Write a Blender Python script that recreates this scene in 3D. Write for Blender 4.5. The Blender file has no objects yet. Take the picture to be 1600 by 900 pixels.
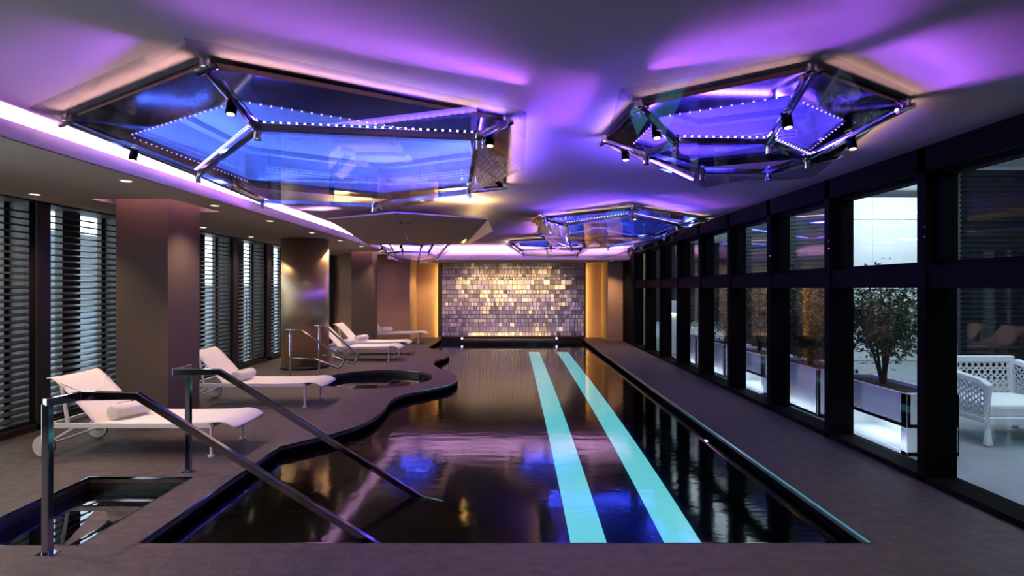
import bpy, bmesh, math, random
from mathutils import Vector, Matrix
from mathutils.geometry import tessellate_polygon
random.seed(7)
S = bpy.context.scene
C = S.collection
PI = math.pi
EYE = 1.6
F = 850.0

# ------------------------------------------------------------------ camera, world, exposure
cam = bpy.data.objects.new('camera', bpy.data.cameras.new('camera'))
C.objects.link(cam)
cam.location = (0, 0, EYE)
cam.rotation_euler = (PI/2, 0, 0)
cam.data.sensor_width = 36
cam.data.lens = 36*F/1600
cam.data.shift_x = 3/1600
cam.data.clip_start = 0.05
S.camera = cam
S.view_settings.view_transform = 'Standard'
S.view_settings.look = 'None'
S.view_settings.exposure = 0.0
S.view_settings.gamma = 1.0
S.view_settings.use_curve_mapping = False
S.cycles.use_denoising = True
S.cycles.transparent_max_bounces = 24
S.cycles.max_bounces = 9
S.cycles.diffuse_bounces = 3
S.cycles.glossy_bounces = 5
S.cycles.transmission_bounces = 6
S.cycles.sample_clamp_indirect = 15.0
S.cycles.caustics_reflective = False
S.cycles.caustics_refractive = False

w = bpy.data.worlds.new('dusk_sky'); S.world = w
w.use_nodes = True
nt = w.node_tree
bg = nt.nodes['Background']
tc = nt.nodes.new('ShaderNodeTexCoord'); sp = nt.nodes.new('ShaderNodeSeparateXYZ')
rp = nt.nodes.new('ShaderNodeValToRGB')
nt.links.new(tc.outputs['Generated'], sp.inputs[0]); nt.links.new(sp.outputs['Z'], rp.inputs[0])
rp.color_ramp.elements[0].position = 0.0; rp.color_ramp.elements[0].color = (0.62, 0.76, 0.86, 1)
rp.color_ramp.elements[1].position = 0.5; rp.color_ramp.elements[1].color = (0.55, 0.70, 0.82, 1)
nt.links.new(rp.outputs[0], bg.inputs['Color'])
bg.inputs['Strength'].default_value = 6.0

def light(name, kind, loc, energy, color, direction=None, size=None, size_y=None, spread=None, spot=None, blend=0.5, parent=None, xdir=None):
    d = bpy.data.lights.new(name, kind)
    d.energy = energy; d.color = color
    if kind == 'AREA':
        d.shape = 'RECTANGLE' if size_y else 'SQUARE'
        d.size = size or 0.1
        if size_y: d.size_y = size_y
        if spread is not None: d.spread = spread
    else:
        d.shadow_soft_size = size or 0.03
        if kind == 'SPOT':
            d.spot_size = spot; d.spot_blend = blend
    o = bpy.data.objects.new(name, d); C.objects.link(o)
    if parent is not None:
        o.parent = parent
    o.location = loc
    if direction is not None:
        z = -Vector(direction).normalized()
        if xdir is not None:
            x = Vector(xdir).normalized(); y = z.cross(x).normalized(); x = y.cross(z)
            o.rotation_euler = Matrix((x, y, z)).transposed().to_euler()
        else:
            o.rotation_euler = z.to_track_quat('Z', 'Y').to_euler()
    return o

# large lights of the place
WARM = (1.0, 0.72, 0.45)
PINK = (1.0, 0.55, 0.92)
VIO = (0.46, 0.12, 0.90)
BLUE = (0.10, 0.16, 1.0)
COOL = (0.72, 0.88, 1.0)
YEL = (1.0, 0.70, 0.22)

# ------------------------------------------------------------------ helpers
def P(px, py, d):
    """world point seen at photo pixel (px,py), d metres above the eye"""
    y = F*d/(450.0-py)
    return Vector(((px-797)/F*y, y, EYE+d))
def G(px, py, h=0.0):
    return P(px, py, h-EYE)

MATS = {}
def mat(name, color=(0.5,)*3, rough=0.5, metal=0.0, emit=None, strength=1.0, noise=None, bump=None, spec=0.5, stretch=None):
    m = bpy.data.materials.new(name); m.use_nodes = True; MATS[name] = m
    n = m.node_tree; b = n.nodes['Principled BSDF']
    b.inputs['Base Color'].default_value = (*color, 1)
    b.inputs['Roughness'].default_value = rough
    b.inputs['Metallic'].default_value = metal
    b.inputs['Specular IOR Level'].default_value = spec
    if emit:
        b.inputs['Emission Color'].default_value = (*emit, 1)
        b.inputs['Emission Strength'].default_value = strength
    if noise or bump:
        t = n.nodes.new('ShaderNodeTexCoord'); mp = n.nodes.new('ShaderNodeMapping')
        n.links.new(t.outputs['Object'], mp.inputs[0])
        if stretch: mp.inputs['Scale'].default_value = stretch
    if noise:
        sc, amt = noise
        nz = n.nodes.new('ShaderNodeTexNoise'); nz.inputs['Scale'].default_value = sc; nz.inputs['Detail'].default_value = 5
        n.links.new(mp.outputs[0], nz.inputs['Vector'])
        r = n.nodes.new('ShaderNodeValToRGB')
        r.color_ramp.elements[0].position = 0.3; r.color_ramp.elements[1].position = 0.7
        r.color_ramp.elements[0].color = (*[c*(1-amt) for c in color], 1)
        r.color_ramp.elements[1].color = (*[min(1, c*(1+amt)) for c in color], 1)
        n.links.new(nz.outputs['Fac'], r.inputs[0]); n.links.new(r.outputs[0], b.inputs['Base Color'])
    if bump:
        sc, st = bump
        nz = n.nodes.new('ShaderNodeTexNoise'); nz.inputs['Scale'].default_value = sc; nz.inputs['Detail'].default_value = 4
        n.links.new(mp.outputs[0], nz.inputs['Vector'])
        bp = n.nodes.new('ShaderNodeBump'); bp.inputs['Strength'].default_value = st; bp.inputs['Distance'].default_value = 0.02
        n.links.new(nz.outputs['Fac'], bp.inputs['Height']); n.links.new(bp.outputs[0], b.inputs['Normal'])
    return m

mat('ceiling_paint', (0.56, 0.50, 0.58), 0.75)
mat('soffit_paint', (0.60, 0.53, 0.46), 0.7)
mat('recess_paint', (0.42, 0.42, 0.45), 0.6)
mat('deck_stone', (0.060, 0.045, 0.041), 0.6, noise=(9, 0.38), bump=(30, 0.25), stretch=(1, 1.6, 1))
mat('pool_tile', (0.004, 0.005, 0.008), 0.5, noise=(3, 0.3), spec=0.0)
mat('pool_floor_tile', (0.02, 0.055, 0.14), 0.9, noise=(3, 0.3), spec=0.0)
mat('basin_tile', (0.03, 0.024, 0.022), 0.25, noise=(3, 0.3))
mat('black_metal', (0.004, 0.0035, 0.004), 0.7, 0.0, spec=0.05)
mat('bronze_frame', (0.030, 0.024, 0.022), 0.45, 0.4)
mat('slat', (0.05, 0.036, 0.028), 0.45, 0.2)
mat('chrome', (0.80, 0.80, 0.82), 0.07, 1.0)
mat('dark_chrome', (0.40, 0.39, 0.42), 0.10, 1.0)
mat('mirror_ripple', (0.85, 0.80, 0.70), 0.08, 1.0, bump=(6, 0.5), stretch=(4, 1, 1))
mat('smoked_mirror', (0.10, 0.08, 0.08), 0.12, 1.0)
mat('steel_column', (0.85, 0.60, 0.36), 0.42, 0.9, noise=(6, 0.10), stretch=(1, 1, 40))
mat('column_cloth', (0.105, 0.070, 0.048), 0.75, bump=(60, 0.2), stretch=(1, 1, 6))
mat('wood_panel', (0.62, 0.37, 0.18), 0.5, noise=(3, 0.10), stretch=(1, 1, 30))
mat('white_metal', (0.80, 0.76, 0.74), 0.35)
mat('sling', (0.85, 0.80, 0.75), 0.8, bump=(250, 0.2))
mat('towel', (0.88, 0.84, 0.80), 0.95, bump=(300, 0.5))
mat('rubber', (0.02, 0.02, 0.02), 0.6)
mat('panel_beige', (0.50, 0.38, 0.34), 0.5)
mat('tile_silver', (0.75, 0.66, 0.52), 0.44, 1.0)
mat('tile_gap', (0.03, 0.025, 0.02), 0.5)
mat('planter_white', (0.78, 0.80, 0.82), 0.4)
mat('soil', (0.04, 0.03, 0.02), 0.9)
mat('bark', (0.05, 0.035, 0.03), 0.8)
mat('leaf', (0.03, 0.085, 0.025), 0.5, noise=(4, 0.5))
mat('leaf_red', (0.12, 0.035, 0.035), 0.4, noise=(4, 0.5))
mat('leaf_dark', (0.016, 0.042, 0.014), 0.5, noise=(4, 0.5))
mat('terrace_stone', (0.32, 0.35, 0.38), 0.6, noise=(2, 0.10))
mat('facade_white', (0.80, 0.84, 0.85), 0.5)
mat('facade_dark', (0.02, 0.025, 0.035), 0.5)
mat('cushion', (0.80, 0.81, 0.84), 0.8)
mat('wicker', (0.78, 0.80, 0.84), 0.5)
mat('led_white', (1,1,1), emit=(0.75, 0.72, 1.0), strength=5)
mat('led_violet', (1,1,1), emit=(0.65, 0.35, 1.0), strength=4)
mat('lamp_warm', (1,1,1), emit=(1.0, 0.78, 0.50), strength=2.5)
mat('lane_light', (0.1,0.3,0.3), emit=(0.20, 0.78, 0.82), strength=1.0)
mat('city_facade', (0.018, 0.026, 0.034), 0.3, noise=(2, 0.3))
mat('city_glass', (0.035, 0.06, 0.085), 0.15, 0.0)
mat('logo_thread', (0.12, 0.10, 0.12), 0.8)
mat('lamp_shade', (0.85, 0.86, 0.86), 0.5)

def glass_mat(name, tint, gain, rough=0.0):
    m = bpy.data.materials.new(name); m.use_nodes = True; MATS[name] = m
    n = m.node_tree; n.nodes.clear()
    out = n.nodes.new('ShaderNodeOutputMaterial'); mx = n.nodes.new('ShaderNodeMixShader')
    tr = n.nodes.new('ShaderNodeBsdfTransparent'); gl = n.nodes.new('ShaderNodeBsdfGlossy')
    lw = n.nodes.new('ShaderNodeFresnel'); mu = n.nodes.new('ShaderNodeMath'); mu.operation = 'MULTIPLY'; mu.use_clamp = True
    lw.inputs['IOR'].default_value = 1.5
    geo = n.nodes.new('ShaderNodeNewGeometry')
    # keep the fresnel that of a face entered from air on both sides
    sw = n.nodes.new('ShaderNodeMix'); sw.data_type = 'FLOAT'
    n.links.new(geo.outputs['Backfacing'], sw.inputs['Factor']); sw.inputs['A'].default_value = 1.5; sw.inputs['B'].default_value = 1/1.5
    n.links.new(sw.outputs['Result'], lw.inputs['IOR'])
    mu.inputs[1].default_value = gain
    n.links.new(lw.outputs[0], mu.inputs[0]); n.links.new(mu.outputs[0], mx.inputs[0])
    tr.inputs[0].default_value = (*tint, 1); gl.inputs['Roughness'].default_value = rough
    gl.inputs['Color'].default_value = (0.95, 0.95, 0.95, 1)
    n.links.new(tr.outputs[0], mx.inputs[1]); n.links.new(gl.outputs[0], mx.inputs[2]); n.links.new(mx.outputs[0], out.inputs[0])
    return m
glass_mat('window_glass', (0.93, 0.95, 0.96), 0.65)
glass_mat('crystal_glass', (0.86, 0.85, 0.90), 0.6)

def water_mat(name='water', rough=0.07, bump=0.035):
    m = bpy.data.materials.new(name); m.use_nodes = True; MATS[name] = m
    n = m.node_tree; n.nodes.clear()
    out = n.nodes.new('ShaderNodeOutputMaterial'); mx = n.nodes.new('ShaderNodeMixShader')
    rf = n.nodes.new('ShaderNodeBsdfRefraction'); gl = n.nodes.new('ShaderNodeBsdfGlossy'); fr = n.nodes.new('ShaderNodeFresnel')
    rf.inputs['IOR'].default_value = 1.333; rf.inputs['Roughness'].default_value = 0.0; rf.inputs['Color'].default_value = (0.80, 0.93, 1.0, 1)
    gl.inputs['Roughness'].default_value = rough
    fr.inputs['IOR'].default_value = 1.78
    t = n.nodes.new('ShaderNodeTexCoord'); mp = n.nodes.new('ShaderNodeMapping'); nz = n.nodes.new('ShaderNodeTexNoise')
    mp.inputs['Scale'].default_value = (1.2, 3.0, 1)
    nz.inputs['Scale'].default_value = 3.0; nz.inputs['Detail'].default_value = 3
    bp = n.nodes.new('ShaderNodeBump'); bp.inputs['Strength'].default_value = bump; bp.inputs['Distance'].default_value = 0.05
    n.links.new(t.outputs['Object'], mp.inputs[0]); n.links.new(mp.outputs[0], nz.inputs['Vector']); n.links.new(nz.outputs['Fac'], bp.inputs['Height'])
    n.links.new(bp.outputs[0], gl.inputs['Normal'])
    n.links.new(fr.outputs[0], mx.inputs[0]); n.links.new(rf.outputs[0], mx.inputs[1]); n.links.new(gl.outputs[0], mx.inputs[2]); n.links.new(mx.outputs[0], out.inputs[0])
water_mat()
water_mat('calm_water', 0.0, 0.004)

m_ = MATS['steel_column'].node_tree; b_ = m_.nodes['Principled BSDF']; b_.inputs['Anisotropic'].default_value = 0.85
t_ = m_.nodes.new('ShaderNodeTangent'); t_.direction_type = 'RADIAL'; t_.axis = 'Z'; m_.links.new(t_.outputs[0], b_.inputs['Tangent'])

class MB:
    def __init__(s): s.bm = bmesh.new()
    def poly(s, pts):
        vs = [s.bm.verts.new(p) for p in pts]
        return s.bm.faces.new(vs)
    def box(s, c, d, rot=None):
        m = Matrix.Translation(c)
        if rot is not None: m = m @ rot.to_4x4()
        m = m @ Matrix.Diagonal((*d, 1))
        bmesh.ops.create_cube(s.bm, size=1, matrix=m); return s
    def span(s, a, b):
        a = Vector(a); b = Vector(b)
        return s.box((a+b)/2, [abs(v) for v in (b-a)])
    def bar(s, a, b, wy, wz, up=(0,0,1), ext=0.0):
        a = Vector(a); b = Vector(b); d = (b-a).normalized()
        a = a-d*ext; b = b+d*ext
        u = Vector(up)
        if abs(u.dot(d)) > 0.98: u = Vector((0,1,0))
        y = u.cross(d).normalized(); z = d.cross(y)
        r = Matrix((d, y, z)).transposed()
        return s.box((a+b)/2, ((b-a).length, wy, wz), r)
    def cyl(s, a, b, r, r2=None, seg=16):
        a = Vector(a); b = Vector(b); d = b-a
        q = d.to_track_quat('Z', 'Y').to_matrix().to_4x4()
        bmesh.ops.create_cone(s.bm, cap_ends=True, segments=seg, radius1=r, radius2=r if r2 is None else r2, depth=d.length, matrix=Matrix.Translation((a+b)/2) @ q)
        return s
    def ball(s, c, r, sc=(1,1,1), seg=14):
        bmesh.ops.create_uvsphere(s.bm, u_segments=seg, v_segments=seg//2+1, radius=r, matrix=Matrix.Translation(c) @ Matrix.Diagonal((*sc, 1)))
        return s
    def tube(s, pts, r, seg=10):
        pts = [Vector(p) for p in pts]
        rings = []
        for i, p in enumerate(pts):
            if i == 0: t = pts[1]-p
            elif i == len(pts)-1: t = p-pts[-2]
            else: t = (pts[i+1]-p).normalized()+(p-pts[i-1]).normalized()
            t.normalize()
            q = t.to_track_quat('Z', 'Y')
            rings.append([s.bm.verts.new(p + q @ Vector((r*math.cos(2*PI*k/seg), r*math.sin(2*PI*k/seg), 0))) for k in range(seg)])
        for A, B in zip(rings, rings[1:]):
            # match twist
            best = min(range(seg), key=lambda o: sum((A[k].co-B[(k+o) % seg].co).length for k in range(seg)))
            for k in range(seg):
                s.bm.faces.new((A[k], A[(k+1) % seg], B[(k+1+best) % seg], B[(k+best) % seg]))
        s.bm.faces.new(rings[0][::-1]); s.bm.faces.new(rings[-1])
        return s
    def path(s, pts, w, h, up=(0,0,1)):
        """mitred rectangular bar along pts (w sideways, h along up)"""
        pts = [Vector(p) for p in pts]; rings = []
        for i, p in enumerate(pts):
            d0 = (p-pts[i-1]).normalized() if i else (pts[1]-p).normalized()
            d1 = (pts[i+1]-p).normalized() if i < len(pts)-1 else d0
            t = (d0+d1).normalized()
            u = Vector(up)
            side = u.cross(t)
            if side.length < 0.2: side = Vector((0,1,0)).cross(t) if abs(t.y) < .9 else Vector((1,0,0))
            side.normalize(); n = t.cross(side).normalized()
            k = 1/max(0.5, t.dot(d0))
            rings.append([s.bm.verts.new(p + side*a*w/2 + n*b*h/2*k) for a, b in ((-1,-1),(1,-1),(1,1),(-1,1))])
        for A, B in zip(rings, rings[1:]):
            for k in range(4): s.bm.faces.new((A[k], A[(k+1)%4], B[(k+1)%4], B[k]))
        s.bm.faces.new(rings[0][::-1]); s.bm.faces.new(rings[-1]); return s
    def prism(s, pts, off):
        """polygon pts thickened by vector off"""
        pts = [Vector(p) for p in pts]; off = Vector(off)
        a = [s.bm.verts.new(p) for p in pts]; b = [s.bm.verts.new(p+off) for p in pts]
        n = len(pts)
        s.bm.faces.new(a[::-1]); s.bm.faces.new(b)
        for i in range(n): s.bm.faces.new((a[i], a[(i+1)%n], b[(i+1)%n], b[i]))
        return s
    def sheet(s, outer, holes, z, down=0.0):
        """flat polygon with holes; with down, sides of the holes too"""
        loops = [[Vector((p[0], p[1], z)) for p in outer]] + [[Vector((p[0], p[1], z)) for p in h] for h in holes]
        tris = tessellate_polygon(loops)
        flat = [p for l in loops for p in l]
        vs = [s.bm.verts.new(p) for p in flat]
        for t in tris:
            try:
                f = s.bm.faces.new([vs[i] for i in t]); f.normal_update()
                if f.normal.z < 0: f.normal_flip()
            except ValueError: pass
        if down:
            i0 = 0
            for l in loops:
                n = len(l)
                lo = [s.bm.verts.new(p+Vector((0,0,-down))) for p in l]
                for i in range(n):
                    s.bm.faces.new((vs[i0+i], vs[i0+(i+1)%n], lo[(i+1)%n], lo[i]))
                i0 += n
        return s
    def build(s, name, m, parent=None, smooth=False, bevel=0.0, keep=False):
        if not keep: bmesh.ops.recalc_face_normals(s.bm, faces=s.bm.faces)
        me = bpy.data.meshes.new(name); s.bm.to_mesh(me); s.bm.free()
        me.materials.append(MATS[m])
        if smooth:
            for p in me.polygons: p.use_smooth = True
        o = bpy.data.objects.new(name, me); C.objects.link(o)
        if parent is not None: o.parent = parent
        if bevel:
            b = o.modifiers.new('bevel', 'BEVEL'); b.width = bevel; b.segments = 2; b.limit_method = 'ANGLE'
        return o

def tag(o, label=None, cat=None, group=None, kind=None):
    if label: o['label'] = label
    if cat: o['category'] = cat
    if group: o['group'] = group
    if kind: o['kind'] = kind
    return o
def empty(name, loc, rz=0):
    o = bpy.data.objects.new(name, None); C.objects.link(o); o.location = loc; o.rotation_euler = (0,0,rz); return o
def copy_tree(o, parent=None):
    c = o.copy(); C.objects.link(c); c.parent = parent
    for ch in list(o.children):
        copy_tree(ch, c)
    return c
def struct(o, label=None): return tag(o, label, None, None, 'structure')

def catmull(pts, n=5):
    out = []
    for i in range(len(pts)-1):
        p0 = pts[max(0, i-1)]; p1 = pts[i]; p2 = pts[i+1]; p3 = pts[min(len(pts)-1, i+2)]
        for k in range(n):
            t = k/n
            out.append(0.5*((2*p1)+(p2-p0)*t+(2*p0-5*p1+4*p2-p3)*t*t+(3*p1-p0-3*p2+p3)*t**3))
    out.append(pts[-1]); return out

# ------------------------------------------------------------------ plan dimensions
CEIL = EYE+1.16
SOFF = EYE+0.98
XL, XR = -5.31, 3.40          # louvre wall, window wall (inner face)
XF = -3.28                    # fascia of the left soffit
Y0, YB = -4.0, 17.6
WATER = -0.10

left_px = [(437,697),(471,689.4),(516,679),(560.6,665),(584,653),(601,639.5),(609.5,626.8),(628.6,617),(656,610.8),(699,602),(711.5,596),(714.9,589.8),(709,584),(701,580),(689,576.7),(681,573),(677,568),(681,563),(693,560),(700,556),(701,552),(693,548),(680,545.3),(668,543.7)]
wavy = catmull([Vector(G(a, b).xy) for a, b in left_px], 4)
pool = [(-2.33, 3.41), (-2.33, 5.30)] + [tuple(p) for p in wavy] + [(-2.16, 17.25), (2.27, 17.25), (2.27, 3.41)]
spa_c, spa_r = (-2.34, 9.63), 0.975
spa = [(spa_c[0]+spa_r*math.cos(2*PI*k/48), spa_c[1]+spa_r*math.sin(2*PI*k/48)) for k in range(48)]
plunge = [(-3.56, 3.38), (-2.68, 3.38), (-2.68, 4.60), (-3.56, 4.60)]

# ------------------------------------------------------------------ floor, pool
fl = MB().sheet([(-5.9, Y0), (3.62, Y0), (3.62, 18.2), (-5.9, 18.2)], [pool, spa, plunge], 0.0, 0.045).build('floor', 'deck_stone')
struct(fl)
def basin(name, loop, depth, m):
    b = MB(); n = len(loop)
    for i in range(n):
        p, q = loop[i], loop[(i+1)%n]
        b.poly([(p[0],p[1],-0.045),(q[0],q[1],-0.045),(q[0],q[1],-depth),(p[0],p[1],-depth)])
    nf = len(b.bm.faces); b.sheet(loop, [], -depth)
    o = b.build(name, m); o.data.materials.append(MATS['pool_floor_tile' if m == 'pool_tile' else m])
    for p in list(o.data.polygons)[nf:]: p.material_index = 1
    return o
struct(basin('floor_pool_basin', pool, 1.45, 'pool_tile'))
struct(basin('floor_spa_basin', spa, 0.9, 'basin_tile'))
struct(basin('floor_plunge_basin', plunge, 1.0, 'basin_tile'))
def lip(loop):
    b = MB(); n = len(loop)
    cen = sum((Vector((*p, 0)) for p in loop), Vector())/n
    b.path([(p[0], p[1], -0.006) for p in list(loop)+[loop[0]]], 0.008, 0.014)
    return b
for i, lp in enumerate((pool, spa, plunge)):
    struct(lip(lp).build('trim_%d' % (i+1), 'dark_chrome'))
def water(name, loop, label, m='water'):
    b = MB().sheet(loop, [], WATER)
    return tag(b.build(name, m, keep=True), label, 'water', None, 'stuff')
def inset(loop, d=0.0):
    return loop
water('pool_water', pool, 'dark still water filling the long swimming pool')
water('spa_water', spa, 'water in the round spa beside the pool', 'calm_water')
water('plunge_water', plunge, 'mirror-like water in the small rectangular basin at lower left', 'calm_water')
# step inside the small basin, and the bench ledge in front of the tiled wall
struct(MB().span((-3.56, 4.15, -0.30), (-2.68, 4.45, -0.22)).build('trim_4', 'column_cloth'))
struct(MB().span((-1.40, 16.35, -1.4), (1.35, 17.2, -0.02)).span((-2.15, 17.0, -1.4),(2.26, 17.24, 0.06)).build('trim_5', 'basin_tile'))
struct(MB().span((-1.42, 16.33, -0.02), (1.37, 17.22, 0.03)).span((-2.15, 16.98, 0.06),(2.26, 17.24, 0.08)).build('trim_6', 'deck_stone'))
for i, x0 in enumerate((0.54, 1.37)):
    o = MB().span((x0, 2.6, -1.44), (x0+0.32, 15.9, -1.42)).build('lane_light', 'lane_light')
    tag(o, ('glowing cyan lane strip on the pool floor nearer the middle of the pool', 'glowing cyan lane strip on the pool floor nearer the right edge')[i], 'pool light', 'glowing lane strips on the pool floor')
for i, (x, y, z, nx) in enumerate(((2.26, 6.25, -0.3, -1), (-1.05, 9.2, -0.3, 1), (-1.5, 17.2, -0.05, 0), (1.45, 17.2, -0.05, 0))):
    if i < 2: b = MB().cyl((x, y, z), (x+0.015*nx, y, z), 0.03)
    else: b = MB().cyl((x, 16.97, 0.03), (x, 16.98, 0.03), 0.03)
    if i == 1: continue
    tag(b.build('pool_spotlight', 'led_white'), ('small white underwater spotlight on the right pool wall', '', 'small spotlight left of the ledge under the tiled wall', 'small spotlight right of the ledge under the tiled wall')[i], 'spotlight')

# ------------------------------------------------------------------ ceilings
def hexo(pts, d):
    """offset polygon outward from its centre by d metres"""
    c = sum((Vector(p) for p in pts), Vector((0,0)))/len(pts)
    return [tuple(Vector(p)+(Vector(p)-c).normalized()*d) for p in pts]
hole = {
 'A': [(-2.80,3.98),(-1.62,3.24),(-0.30,4.08),(-0.36,5.95),(-1.52,6.55),(-2.75,5.75)],
 'C': [(0.98,3.55),(1.62,3.16),(2.25,3.64),(2.44,4.45),(1.66,4.82),(0.95,4.25)],
 'D': [(0.80,9.0),(1.80,8.2),(2.95,9.1),(3.0,11.3),(1.95,12.2),(0.85,11.3)],
 'E': [(0.20,13.3),(0.95,12.75),(1.75,13.2),(1.80,14.4),(1.0,14.9),(0.25,14.4)],
 'F': [(-3.0,12.7),(-2.45,12.2),(-1.85,12.6),(-1.8,13.9),(-2.4,14.4),(-2.95,14.0)],
}
recess = {k: hexo(v, 0.10) for k, v in hole.items()}
RH = 0.28
ce = MB().sheet([(-3.55, Y0), (3.62, Y0), (3.62, 15.75), (-3.55, 15.75)], list(recess.values()), CEIL).build('ceiling', 'ceiling_paint')
struct(ce)
for k, r in recess.items():
    b = MB(); n = len(r)
    for i in range(n):
        p, q = r[i], r[(i+1)%n]
        b.poly([(p[0],p[1],CEIL),(q[0],q[1],CEIL),(q[0],q[1],CEIL+RH),(p[0],p[1],CEIL+RH)])
    b.sheet(hexo(r, -0.12), [], CEIL+RH+0.05)
    b.sheet(r, [hexo(r, -0.12)], CEIL+RH)
    r2 = hexo(r, -0.12)
    for i in range(n):
        p, q = r2[i], r2[(i+1)%n]
        b.poly([(p[0],p[1],CEIL+RH),(q[0],q[1],CEIL+RH),(q[0],q[1],CEIL+RH+.05),(p[0],p[1],CEIL+RH+.05)])
    b.build('ceiling_recess', 'recess_paint', ce)
# left soffit with the light slots round the two square columns
COLS = [(-4.49, 6.20, -3.90, 6.83), (-4.33, 14.85, -3.77, 15.45)]
slots = [(-4.62, 5.99, -3.73, 7.02), (-4.46, 14.68, -3.62, 15.62)]
slotp = [[(a,b),(c,b),(c,d),(a,d)] for a,b,c,d in slots]
so = MB().sheet([(-5.9, Y0), (XF, Y0), (XF, YB), (-5.9, YB)], slotp, SOFF).build('ceiling_soffit', 'soffit_paint')
struct(so)
for a,b,c,d in slots:
    m = MB()
    for p, q in (((a,b),(c,b)),((c,b),(c,d)),((c,d),(a,d)),((a,d),(a,b))):
        m.poly([(p[0],p[1],SOFF),(q[0],q[1],SOFF),(q[0],q[1],SOFF+.22),(p[0],p[1],SOFF+.22)])
    m.poly([(a,b,SOFF+.22),(c,b,SOFF+.22),(c,d,SOFF+.22),(a,d,SOFF+.22)])
    m.build('light_slot', 'recess_paint', so)
    for i, (x, y, sx, sy) in enumerate((((a+c)/2, b+.05, c-a-.1, .03), (c-.05, (b+d)/2, .03, d-b-.1))):
        light('slot_light', 'AREA', (x, y, SOFF+.20), 3.5, (1.0, 0.42, 0.55), (0,0,-1), sx, sy)
struct(MB().span((XF-.02, Y0, SOFF), (XF, 15.45, EYE+1.10)).build('trim_7', 'ceiling_paint'))
struct(MB().span((-3.56, Y0, SOFF+.02), (-3.55, 15.75, CEIL+.02)).build('trim_8', 'ceiling_paint'))
# far soffit in front of the tiled wall
struct(MB().span((XF, 15.40, EYE+0.80), (3.62, 15.43, EYE+0.93)).span((XF, 15.43, EYE+0.80), (3.62, YB, EYE+0.83)).build('ceiling_far_soffit', 'ceiling_paint'))
struct(MB().span((-3.55, 15.75, EYE+.83), (3.62, 15.78, CEIL+.02)).build('trim_9', 'ceiling_paint'))
light('cove_left_light', 'AREA', (-3.44, 5.8, SOFF+.05), 950, PINK, (0.9, 0, 1), 19.0, 0.03, xdir=(0,1,0))
light('cove_far_light', 'AREA', (0, 15.62, EYE+.89), 150, PINK, (0, -0.8, 1), 6.6, 0.03, xdir=(1,0,0))

# ------------------------------------------------------------------ left wall: posts, windows with louvre blinds
TOPW = EYE+0.965
posts = [0.4, 1.85, 3.3, 4.75, 6.2, 7.65, 9.1, 10.55, 12.0, 13.45, 14.9, 16.4]
m = MB()
for y in posts: m.span((-5.72, y-.09, 0), (XL, y+.09, SOFF))
m.span((-5.72, Y0, TOPW), (XL, YB, SOFF)).span((-5.72, Y0, 0), (XL, YB, 0.07)).span((-5.72, 16.49, 0),(XL, YB, SOFF))
m.span((-5.72, Y0, 0),(XL, 0.31, SOFF))
struct(m.build('wall_left', 'bronze_frame'))
def louvre(y0, y1):
    L = y1-y0
    root = empty('louvre_blind', (XL-0.10, (y0+y1)/2, 0))
    f = MB()
    for s in (-1, 1): f.span((-.045, s*L/2-.02*(1+s), 0.07), (.045, s*L/2+.02*(1-s), TOPW))
    f.span((-.03, -L/2, 0.075), (.03, L/2, 0.11))
    f.build('blind_frame', 'bronze_frame', root)
    s = MB(); n = 31
    r = Matrix.Rotation(math.radians(16), 3, 'Y')
    for k in range(n):
        z = 0.16+k*(TOPW-0.20)/n
        s.box((0, 0, z), (0.085, L-.05, 0.010), r)
    s.build('slats', 'slat', root)
    t = MB()
    for q in (-L/2+.25, L/2-.25): t.cyl((.03, q, 0.12), (.03, q, TOPW), 0.003, seg=6)
    t.build('cord', 'bronze_frame', root)
    return root
names = ['at the far left edge of the picture', 'between the left edge and the near square column, behind the nearest lounger', 'mostly hidden behind the near square column', 'just past the near square column', 'just past the near square column', 'left of the steel column', 'partly hidden by the steel column', 'behind the steel column', 'just right of the steel column', 'between steel column and far square column']
lou = {3: 'dark louvre blind at the left edge of the photo', 4: 'dark louvre blind behind the nearest lounger, left of the near square column', 5: 'dark louvre blind hidden mostly behind the near square column',
       6: 'dark louvre blind immediately right of the near square column', 7: 'dark louvre blind behind the backrest of the second lounger, second right of near column', 8: 'dark narrow-looking louvre blind touching the left side of the steel column',
       9: 'dark louvre blind hidden behind the steel column', 10: 'dark louvre blind sliver right beside the steel column', 0:'', 1:'', 2:''}
for i in range(2, len(posts)-1):
    y0, y1 = posts[i]+.09, posts[i+1]-.09
    o = louvre(y0, y1)
    lab = lou.get(i) or ('dark louvre blind left of the frame beside the nearest lounger' if i == 2 else 'dark louvre blind between the steel column and the far square column')
    tag(o, lab, 'blind', 'louvre blinds along the left wall')
    # window behind it: frame, mullion and glass
    wn = MB().span((-5.70, y0, 0.07), (-5.64, y0+.05, TOPW)).span((-5.70, y1-.05, 0.07), (-5.64, y1, TOPW)).span((-5.70, y0+.52, 0.07), (-5.60, y0+.80, TOPW)).build('window_%d' % (i+10), 'bronze_frame')
    struct(wn)
    MB().span((-5.675, y0, 0.07), (-5.665, y1, TOPW)).build('window_glass', 'window_glass', wn)

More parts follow.
